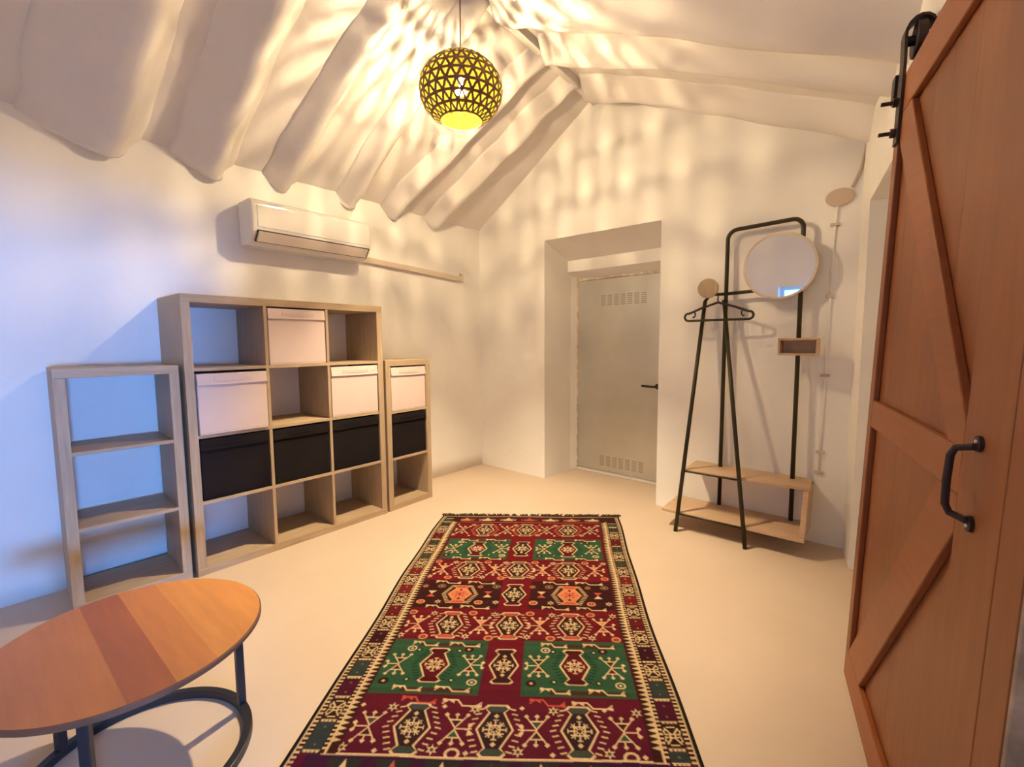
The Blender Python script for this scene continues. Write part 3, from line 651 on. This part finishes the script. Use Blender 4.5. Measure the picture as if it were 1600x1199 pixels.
# ------------------------------------------------------------------ pendant lamp
LX, LY, LZ = 1.27, 1.088, 2.533
t = thing('pendant_lamp', 'globe pendant lamp of copper lattice with glowing yellow glass triangles, lit', 'pendant lamp', (LX, LY, LZ))
RA, RB2 = 0.222, 0.176
NC, NR = 25, 9
ph0, ph1 = math.radians(10), math.radians(150)
def sp(th, ph, k=1.0): return Vector((RA * k * math.sin(ph) * math.cos(th), RA * k * math.sin(ph) * math.sin(th), RB2 * k * math.cos(ph)))
fr = bmesh.new(); pn = bmesh.new(); gd = bmesh.new()
for r_ in range(NR):
    pt, pb = ph0 + (ph1 - ph0) * r_ / NR, ph0 + (ph1 - ph0) * (r_ + 1) / NR
    for k in range(NC):
        st = 2 * PI / NC; a = k * st + (r_ % 2) * st / 2
        for tri in (((a, pb), (a + st, pb), (a + st / 2, pt)), ((a + st / 2, pt), (a + st, pb), (a + 1.5 * st, pt))):
            P = [sp(*q) for q in tri]; c0 = (P[0] + P[1] + P[2]) / 3
            kk = 0.60
            Q = [c0 + (p - c0) * kk for p in P]
            vo = [fr.verts.new(p) for p in P]; vi = [fr.verts.new(q) for q in Q]
            for i in range(3): fr.faces.new((vo[i], vo[(i + 1) % 3], vi[(i + 1) % 3], vi[i]))
            go = [gd.verts.new(p * 0.985) for p in P]; gi = [gd.verts.new(q * 0.985) for q in Q]
            for i in range(3): gd.faces.new((go[i], go[(i + 1) % 3], gi[(i + 1) % 3], gi[i]))
            pn.faces.new([pn.verts.new((c0 + (p - c0) * (kk + 0.02)) * 0.993) for p in P])
bmesh.ops.remove_doubles(fr, verts=fr.verts[:], dist=0.0005)
# crown plate and lower rim
cz = sp(0, ph0).z; N = 44
disc(fr, (0, 0, cz + 0.001), (0, 0, 1), RA * math.sin(ph0) + 0.002, 0.004, 36)
sh_ = link('shade', fr, M['shade'], t)
link('gold_lining', gd, M['gold'], sh_)
link('glass_mosaic', pn, M['pane'], sh_)
rb = sp(0, ph1)
link('rim', tubem([(rb.x * math.cos(a), rb.x * math.sin(a), rb.z) for a in np.linspace(0, 2 * PI, 49)[:-1]], 0.0025, 6, closed=True), M['shade'], sh_)
def lathe(prf, n=24):
    bm = bmesh.new(); rg = [[bm.verts.new((r_ * math.cos(2 * PI * k / n), r_ * math.sin(2 * PI * k / n), z)) for k in range(n)] for r_, z in prf]
    for A, B in zip(rg, rg[1:]):
        for k in range(n): bm.faces.new((A[k], A[(k + 1) % n], B[(k + 1) % n], B[k]))
    bm.faces.new(rg[0]); bm.faces.new(rg[-1]); return bm
# slender lamp: glowing stem, a small collar, and a glowing lens below, both added to send light down
bl_ = link('bulb', lathe([(0.006, 0.067), (0.0088, 0.061), (0.0088, 0.002)]), M['filament'], t, smooth=False)
link('added_collar', lathe([(0.0135, 0.0015), (0.031, -0.0005), (0.031, -0.004), (0.0135, -0.004)]), M['white_paint'], bl_)  # disc added to stop the glow below it lighting the ceiling
link('lens', lathe([(0.028, -0.0045), (0.026, -0.010), (0.018, -0.016), (0.006, -0.019)]), M['bulb'], bl_)
bm = bmesh.new(); disc(bm, (0, 0, 0.117), (0, 0, 1), 0.018, 0.100, 20); link('lamp_holder', bm, M['iron'], t)
topz = ceil_z(RX, LY) - LZ - 0.075
link('cord', tubem([(0, 0, 0.16), (0.002, 0, 0.30), (0.004, 0, topz)], 0.0035, 8), M['shade'], t)
bm = bmesh.new(); disc(bm, (0.004, 0, topz - 0.008), (0, 0, 1), 0.04, 0.03, 24); link('ceiling_rose', bm, M['white_paint'], t)

# ------------------------------------------------------------------ kilim rug
RUG0 = Vector((0.759, 1.358, 0)); RU = Vector((0.796, 0.605, 0)).normalized(); RV = Vector((0.553, -0.833, 0)).normalized()
RWd, RLn = 1.203, 2.04
def rgb(r, g, b): return np.array([((c / 255.0 + 0.055) / 1.055) ** 2.4 if c > 10 else c / 255.0 / 12.92 for c in (r, g, b)])
CREAM, BLACK, BROWN, TEAL = rgb(222, 196, 146), rgb(34, 24, 22), rgb(58, 26, 22), rgb(62, 72, 66)
GREEN, ORANGE, SALMON, TAN = rgb(46, 84, 56), rgb(214, 140, 92), rgb(190, 84, 66), rgb(122, 104, 74)
CRIM, DCRIM = rgb(120, 20, 32), rgb(84, 16, 24)
RES = 0.0015
NUv, NVv = int(round(RWd / 0.003)) + 1, int(round(RLn / 0.003)) + 1
W2, H2 = NUv * 2, NVv * 2
img = np.zeros((H2, W2, 3))
vv = (np.arange(H2) + 0.5) / H2 * RLn; uu = (np.arange(W2) + 0.5) / W2 * RWd
def region(u0, u1, v0, v1):
    a, b = max(0, int(u0 / RWd * W2) - 1), min(W2, int(u1 / RWd * W2) + 2); c, d = max(0, int(v0 / RLn * H2) - 1), min(H2, int(v1 / RLn * H2) + 2); return a, b, c, d
def poly(pts, col):
    pts = np.asarray(pts, float); a, b, c, d = region(pts[:, 0].min(), pts[:, 0].max(), pts[:, 1].min(), pts[:, 1].max())
    if b <= a or d <= c: return
    U, V = np.meshgrid(uu[a:b], vv[c:d]); ins = np.zeros(U.shape, bool); n = len(pts)
    for i in range(n):
        (x0, y0), (x1, y1) = pts[i], pts[(i + 1) % n]
        if y0 == y1: continue
        ins ^= ((y0 > V) != (y1 > V)) & (U < (x1 - x0) * (V - y0) / (y1 - y0) + x0)
    img[c:d, a:b][ins] = col
def rect(u0, u1, v0, v1, col): poly([(u0, v0), (u1, v0), (u1, v1), (u0, v1)], col)
def line(p, q, wd, col):
    p, q = np.array(p, float), np.array(q, float); d = q - p; L_ = np.hypot(*d)
    if L_ == 0: return
    n = np.array([-d[1], d[0]]) / L_ * wd / 2; e = d / L_ * wd * 0.35
    poly([p - n - e, q - n + e, q + n + e, p + n - e], col)
def pline(pts, wd, col):
    for p, q in zip(pts, pts[1:]): line(p, q, wd, col)
def dot(u, v, r, col): poly([(u - r, v), (u, v - r), (u + r, v), (u, v + r)], col)
def blob(u, v, ru, rv, col): poly([(u + ru * math.cos(a), v + rv * math.sin(a)) for a in np.linspace(0, 2 * PI, 13)[:-1]], col)
def ring(u, v, r, col, inner, k=0.6, core=None):
    blob(u, v, r, r * 0.85, col); blob(u, v, r * k, r * 0.85 * k, inner)
    if core is not None: blob(u, v, r * 0.3, r * 0.27, core)
def star(u, v, r, col, core):
    for k in range(3):
        a = k * PI / 3 + PI / 6; d = np.array([math.cos(a), math.sin(a)]) * r; n = np.array([-d[1], d[0]]) * 0.34; c = np.array([u, v])
        poly([c + d, c + n, c - d, c - n], col)
    blob(u, v, r * 0.3, r * 0.3, core)
def flake(u, v, s, col, core):
    for a in range(4):
        ca, sa = [(1, 0), (0, 1), (-1, 0), (0, -1)][a]
        def P(x, y): return (u + (x * ca - y * sa) * s, v + (x * sa + y * ca) * s)
        line(P(0.12, 0), P(0.80, 0), 0.0042, col); line(P(0.36, -0.34), P(0.36, 0.34), 0.0042, col); line(P(0.36, 0.34), P(0.62, 0.34), 0.0042, col); line(P(0.36, -0.34), P(0.62, -0.34), 0.0042, col)
        line(P(0.80, -0.16), P(0.80, 0.16), 0.0042, col); line(P(0.12, 0.12), P(0.55, 0.55), 0.0042, col)
    dot(u, v, s * 0.17, core)
def vase(u, v, w_, h, fill, cap, fl=CREAM, core=None, outline=CREAM, dots=True):
    def shape(k, g):
        q = [(-0.026, -1), (0.026, -1), (0.036, -0.88), (0.020, -0.72), (w_, 0), (0.020, 0.72), (0.036, 0.88), (0.026, 1), (-0.026, 1), (-0.036, 0.88), (-0.020, 0.72), (-w_, 0), (-0.020, -0.72), (-0.036, -0.88)]
        return [(u + x + (g if x > 0 else -g), v + y * h + (0.8 * g if y > 0.8 else -0.8 * g if y < -0.8 else 0)) for x, y in q]
    poly(shape(1, 0.0070), outline); poly(shape(1, 0), fill)
    for s in (-1, 1): poly([(u - 0.024, v + s * h * 0.98), (u + 0.024, v + s * h * 0.98), (u + 0.033, v + s * h * 0.89), (u + 0.016, v + s * h * 0.74), (u - 0.016, v + s * h * 0.74), (u - 0.033, v + s * h * 0.89)], cap)
    flake(u, v, w_ * 0.86, fl, core if core is not None else fill)
    if dots:
        for s in (-1, 1): dot(u, v + s * h * 0.57, 0.009, fl)
def dashes(u, v, w_, h, col, n=4, gap=0.032):
    for sx_ in (-1, 1):
        for k in range(-n, n + 1):
            f = k / n; uu_ = u + sx_ * (gap + w_ * (1 - abs(f) * 0.62)); v_ = v + f * h * 0.86
            line((uu_ - 0.0080, v_ - sx_ * 0.002), (uu_ + 0.0080, v_ + sx_ * 0.002), 0.0052, col)
def hour(u, v, w_, h, fa, fb, side, col=CREAM):
    for s, f in ((-1, fa), (1, fb)):
        poly([(u - w_, v + s * h), (u + w_, v + s * h), (u, v)], col); poly([(u - w_ * 0.62, v + s * h * 0.86), (u + w_ * 0.62, v + s * h * 0.86), (u, v + s * h * 0.2)], f)
        for k in (-1, 0, 1):
            line((u + k * w_ * 0.9, v + s * h), (u + k * w_ * 1.25, v + s * (h + 0.014)), 0.0045, col); dot(u + k * w_ * 1.3, v + s * (h + 0.017), 0.0085, col)
    line((u, v), (u + side * w_ * 1.7, v), 0.0045, col); line((u + side * w_ * 1.7, v - 0.012), (u + side * w_ * 1.7, v + 0.012), 0.0045, col)
    for s in (-1, 1): dot(u + side * w_ * 1.85, v + s * 0.014, 0.0085, col)
def vine(u0, u1, v, col, amp=0.010, under=None):
    L_ = u1 - u0; m_ = (u0 + u1) / 2
    pline([(u0, v - amp), (u0 + L_ * 0.38, v - amp), (u0 + L_ * 0.52, v + amp), (u1, v + amp)], 0.006, col)
    for a in (-1, 0, 1):
        line((u0 + L_ * 0.14, v - amp), (u0, v - amp + a * 0.010 + 0.006), 0.0045, col); line((u1 - L_ * 0.14, v + amp), (u1, v + amp + a * 0.010 - 0.006), 0.0045, col)
    poly([(u0 + L_ * 0.30, v + amp * 0.2), (u0 + L_ * 0.12, v - amp), (u0 + L_ * 0.30, v - amp)], col)
# ground
for i in range(H2):
    f = min(1, max(0, (vv[i] - 1.25) / 0.6)); img[i, :] = rgb(104, 17, 26) * (1 - f) + rgb(86, 20, 42) * f
FU0, FU1 = 0.140, RWd - 0.140
# field panels
def panel(u0, u1, v0, v1, col):
    rect(u0, u1, v0, v1, col)
for u0, u1 in ((0.150, 0.518), (0.664, 1.050)): panel(u0, u1, 0.368, 0.635, GREEN)
for u0, u1 in ((0.140, 0.530), (0.672, 1.060)): panel(u0, u1, 0.868, 1.112, rgb(56, 22, 20))
for u0, u1 in ((0.140, 0.520), (0.666, 1.060)): panel(u0, u1, 1.335, 1.625, GREEN)
CU = (0.336, 0.595, 0.858)
HU = (0.200, 0.470, 0.725, 0.992)
for ri, (v, kind) in enumerate(((0.232, 'A'), (0.502, 'B'), (0.752, 'A'), (0.992, 'D'), (1.232, 'A'), (1.478, 'B'), (1.762, 'G'))):
    h = 0.088 if kind != 'G' else 0.092
    if kind in 'AG':
        for u in CU:
            vase(u, v, 0.053, h, BROWN if kind == 'A' else rgb(52, 30, 34), TAN if ri < 4 else SALMON if kind == 'A' else TEAL); dashes(u, v, 0.050, h, ORANGE if (ri == 0) else CREAM)
        for k, u in enumerate(HU):
            fa, fb = (ORANGE, SALMON) if kind == 'A' and ri else (TEAL, BROWN) if k % 2 == 0 else (BROWN, GREEN)
            hour(u, v, 0.026, 0.036, fa, fb, -1 if k % 2 == 0 else 1)
            for s in (-1, 1):
                star(u + s * 0.052, v - s * 0.077 if k % 2 == 0 else v - s * 0.077, 0.020, CREAM, TEAL)
                if kind == 'A' and ri: ring(u - s * 0.045, v - s * 0.085, 0.020, ORANGE, DCRIM, 0.55, SALMON)
                else: dot(u - s * 0.05, v - s * 0.085, 0.009, CREAM)
            if kind == 'G' and k in (1, 3): ring(u + 0.01, v + 0.088, 0.024, CREAM, rgb(86, 20, 42), 0.62)
    elif kind == 'B':
        vase(CU[1], v, 0.050, h, BROWN if ri > 3 else BLACK, BROWN)
        for u, (a, b_), (p0, p1) in ((CU[0], HU[:2], (0.150, 0.518)), (CU[2], HU[2:], (0.664, 1.050))):
            dashes(u, v, 0.050, h, rgb(22, 50, 34), 5, 0.026); vase(u, v, 0.051, h, rgb(88, 18, 24), rgb(74, 16, 20), dots=False)
            for k, hu in enumerate((a, b_)):
                hour(hu, v, 0.025, 0.034, BROWN, rgb(88, 18, 24), -1 if k == 0 else 1)
                for s in (-1, 1):
                    ring(hu + (0.025 if k == 0 else -0.02) * s * -1, v + s * 0.088, 0.019, CREAM if s * (1 if k else -1) > 0 else BLACK, GREEN if s * (1 if k else -1) > 0 else DCRIM, 0.68, CREAM)
                    dot(hu + 0.055 * (1 if k == 0 else -1), v + s * 0.080, 0.014, rgb(24, 52, 36)); dot(hu + 0.055 * (1 if k == 0 else -1), v + s * 0.080, 0.006, CREAM)
            for vv_ in (v - 0.118, v + 0.122):
                rect(p0 + 0.10, p1 - 0.02, vv_ - 0.004, vv_ + 0.016, rgb(70, 44, 32))
                vine(p0 + 0.07, p0 + 0.17, vv_, CREAM); vine(p1 - 0.15, p1 - 0.03, vv_, CREAM)
    else:
        vase(CU[1], v, 0.053, h, BLACK, DCRIM)
        for u, (a, b_), (p0, p1) in ((CU[0], HU[:2], (0.140, 0.530)), (CU[2], HU[2:], (0.672, 1.060))):
            dashes(u, v, 0.054, h, CREAM, 6, 0.024)
            vase(u, v, 0.052, h * 0.84, ORANGE, SALMON, SALMON, BROWN, ORANGE, False)
            for s in (-1, 1): dot(u, v + s * 0.040, 0.009, DCRIM)
            for k, hu in enumerate((a, b_)):
                poly([(hu - 0.020, v - 0.026), (hu + 0.020, v - 0.026), (hu, v)], CREAM if k == 0 else SALMON); poly([(hu - 0.020, v + 0.026), (hu + 0.020, v + 0.026), (hu, v)], SALMON if k == 0 else CREAM)
                for s in (-1, 1):
                    ring(hu - s * 0.035, v + s * 0.070, 0.021, ORANGE if s > 0 else TAN, BROWN, 0.55, ORANGE); star(hu + s * 0.045, v + s * 0.068, 0.018, CREAM if s > 0 else ORANGE, BROWN)
            for vv_ in (v - 0.108, v + 0.110): vine(p0 + 0.06, p0 + 0.18, vv_, CREAM); vine(p1 - 0.17, p1 - 0.04, vv_, CREAM)
# bright vines under the front green panels
for p0, c0_, c1_ in ((0.270, SALMON, CREAM), (0.700, SALMON, CREAM)):
    vine(p0, p0 + 0.115, 1.652, c0_, 0.012); vine(p0 + 0.140, p0 + 0.27, 1.660, c1_, 0.012)
# end borders
for v0, v1, s in ((0.0, 0.105, 1), (1.862, RLn, -1)):
    rect(0.06, RWd - 0.06, v0, v1, DCRIM if s > 0 else rgb(58, 24, 52))
    n = 7
    for k in range(n):
        uc = 0.18 + k * (RWd - 0.36) / (n - 1); vm = 0.055 if s > 0 else 1.925
        c_ = (ORANGE, CREAM, CREAM, SALMON, CREAM, ORANGE, CREAM)[k] if s > 0 else (CREAM, SALMON, CREAM, TEAL, CREAM, SALMON, CREAM)[k]
        hh = 0.026 if s > 0 else 0.05
        poly([(uc - 0.055, vm - hh), (uc + 0.055, vm - hh), (uc, vm + hh)], rgb(44, 48, 44)); poly([(uc - 0.034, vm + hh), (uc + 0.034, vm + hh), (uc, vm - hh)], c_)
        for a in (-1, 1): line((uc, vm), (uc + a * 0.05, vm + hh * 0.8), 0.006, c_); line((uc + a * 0.02, vm), (uc + a * 0.055, vm + hh * 0.2), 0.005, c_)
    e = v1 if s > 0 else v0; pline([(u, e + 0.006 * sm(u * 7, 3)) for u in np.linspace(0.10, RWd - 0.10, 20)], 0.0075, CREAM if s < 0 else rgb(150, 110, 80))
rect(0.02, RWd - 0.02, 0.003, 0.008, CREAM); rect(0.02, RWd - 0.02, 0.011, 0.014, rgb(150, 110, 80))
# side borders (mirrored)
ORN = (0.232, 0.515, 0.69, 0.862, 1.045, 1.232, 1.412, 1.695)
SQ = ((0.05, 0.10, TEAL), (0.118, 0.180, rgb(46, 52, 38)), (0.285, 0.375, rgb(92, 24, 24)), (0.390, 0.462, rgb(52, 58, 40)), (0.568, 0.640, rgb(60, 62, 44)), (0.742, 0.812, rgb(110, 34, 28)), (0.915, 0.995, rgb(110, 32, 30)), (1.098, 1.182, rgb(96, 26, 28)), (1.285, 1.362, rgb(58, 18, 26)), (1.465, 1.545, rgb(52, 62, 58)), (1.560, 1.640, rgb(74, 18, 40)), (1.750, 1.850, rgb(50, 60, 60)))
for mir in (False, True):
    f = (lambda u: RWd - u) if mir else (lambda u: u)
    off = 0.075 if mir else 0.0
    R_ = lambda u0, u1, v0, v1, c_: rect(min(f(u0), f(u1)), max(f(u0), f(u1)), v0, v1, c_)
    R_(0.0, 0.140, 0.012, 1.862, BROWN); R_(0.0, 0.013, 0.0, RLn, rgb(28, 22, 20))
    R_(0.013, 0.0185, 0.0, RLn, CREAM)
    for k in range(int(RLn / 0.016)): R_(0.0185, 0.033, k * 0.016, k * 0.016 + 0.007, CREAM)
    R_(0.104, 0.112, 0.10, 1.862, CREAM)
    for k in range(int(1.86 / 0.016)):
        if k * 0.016 < 0.09: continue
        R_(0.093, 0.104, k * 0.016, k * 0.016 + 0.007, CREAM)
    for k in range(int(1.84 / 0.021)):
        v0 = k * 0.021
        if v0 < 0.09: continue
        poly([(f(0.111), v0), (f(0.111), v0 + 0.0165), (f(0.136), v0 + 0.008)], CREAM)
    for v0, v1, c_ in SQ:
        v0, v1 = min(v0 + off, 1.86), min(v1 + off, 1.86)
        R_(0.036, 0.090, v0, v1, c_)
        for v_ in (v0 + 0.018, v1 - 0.018): dot(f(0.064), v_, 0.005, ORANGE if c_[0] > 0.08 else TAN)
        for vs_ in (v0 - 0.006, v1 + 0.006):
            for k in range(4): R_(0.040 + k * 0.0125, 0.049 + k * 0.0125, vs_ - 0.0035, vs_ + 0.0035, CREAM)
            R_(0.038, 0.090, vs_ - 0.0055, vs_ - 0.0030, CREAM)
    for v in ORN:
        v = v + off; c = f(0.064)
        if v > 1.83: continue
        rect(c - 0.026, c + 0.026, v - 0.040, v + 0.040, rgb(48, 26, 20))
        for a in (-1, 1):
            line((c - 0.020, v - a * 0.028), (c + 0.020, v + a * 0.028), 0.005, CREAM)
            for b_ in (-1, 1): pline([(c + a * 0.008, v + b_ * 0.006), (c + a * 0.022, v + b_ * 0.004), (c + a * 0.025, v + b_ * 0.018), (c + a * 0.018, v + b_ * 0.022)], 0.0042, CREAM)
            line((c - 0.012, v + a * 0.032), (c + 0.012, v + a * 0.032), 0.0045, CREAM)
        ring(c, v, 0.011, CREAM, BROWN, 0.5)
# downsample to the weave
sm_ = img.reshape(NVv, 2, NUv, 2, 3).mean((1, 3))
rng = np.random.default_rng(3)
abr = 1.0 + 0.10 * np.repeat(rng.standard_normal((NVv // 6 + 1, 1)), 6, 0)[:NVv, :, None] * 0.6 + 0.05 * rng.standard_normal((NVv, NUv, 1))
sm_ = np.clip(sm_ * abr * np.array([0.80, 0.76, 0.80]), 0, 1)
U, V = np.meshgrid(np.linspace(0, RWd, NUv), np.linspace(0, RLn, NVv))
edge = 0.010 * np.sin(V * 3.1 + 0.6) + 0.005 * np.sin(V * 9.0)
Uw = U + edge * (U / RWd - 0.5) * 1.2 - 0.010 * np.sin(V * 2.2)
Zr = 0.006 + 0.0016 * np.sin(U * 9 + V * 5) * np.sin(V * 7 - U * 3)
X = RU.x * Uw + RV.x * V; Yv = RU.y * Uw + RV.y * V
co = np.stack([X, Yv, Zr], -1).reshape(-1, 3)
idx = np.arange(NUv * NVv).reshape(NVv, NUv)
q = np.stack([idx[:-1, :-1], idx[1:, :-1], idx[1:, 1:], idx[:-1, 1:]], -1).reshape(-1, 4)
# woven-in thickness: a skirt down to the floor round the edge
loop = np.concatenate([idx[0, :-1], idx[:-1, -1], idx[-1, :0:-1], idx[:0:-1, 0]])
nb0 = len(co); low = co[loop].copy(); low[:, 2] = 0.0005
co = np.concatenate([co, low]); k = np.arange(len(loop)); k2 = (k + 1) % len(loop)
q = np.concatenate([q, np.stack([loop[k], loop[k2], nb0 + k2, nb0 + k], -1)])
colr = np.concatenate([sm_.reshape(-1, 3), sm_.reshape(-1, 3)[loop] * 0.6])
me = bpy.data.meshes.new('kilim_weave'); me.vertices.add(len(co)); me.vertices.foreach_set('co', co.astype(np.float32).ravel())
me.loops.add(q.size); me.loops.foreach_set('vertex_index', q.astype(np.int32).ravel())
me.polygons.add(len(q)); me.polygons.foreach_set('loop_start', (np.arange(len(q)) * 4).astype(np.int32)); me.polygons.foreach_set('loop_total', np.full(len(q), 4, np.int32))
me.update(calc_edges=True)
ca = me.color_attributes.new('weave', 'FLOAT_COLOR', 'POINT'); ca.data.foreach_set('color', np.concatenate([colr, np.ones((len(colr), 1))], 1).astype(np.float32).ravel())
me.materials.append(M['rug'])
if me.polygons[0].normal.z < 0: me.flip_normals()
t = thing('kilim_rug', 'long red kilim rug with green panels and cream motifs on the floor', 'rug', RUG0)
ro = bpy.data.objects.new('woven_field', me); C.objects.link(ro); ro.parent = t
bm = bmesh.new(); random.seed(11)
tube(bm, [RU * (RWd * i / 60) - RV * 0.004 + Vector((0, 0, 0.005)) for i in range(61)], 0.006, 6)
k = 0
while k < 340:
    u = k * RWd / 340 + random.uniform(-0.001, 0.001)
    if hashn(k // 5, 4.2) < 0.10 and 20 < k < 320: k += 2; continue
    L_ = random.uniform(0.034, 0.060); sk = (u / RWd - 0.5) * 0.05 + random.uniform(-0.012, 0.012)
    p0 = RU * u + Vector((0, 0, 0.005)); p1 = RU * (u + sk * 0.5) - RV * (L_ * 0.55) + Vector((0, 0, 0.009)); p2 = RU * (u + sk) - RV * L_ + Vector((0, 0, 0.004))
    tube(bm, [p0, p1, p2], [0.0034, 0.0034, 0.0022], 5); k += 1
link('fringe', bm, M['fringe'], t)
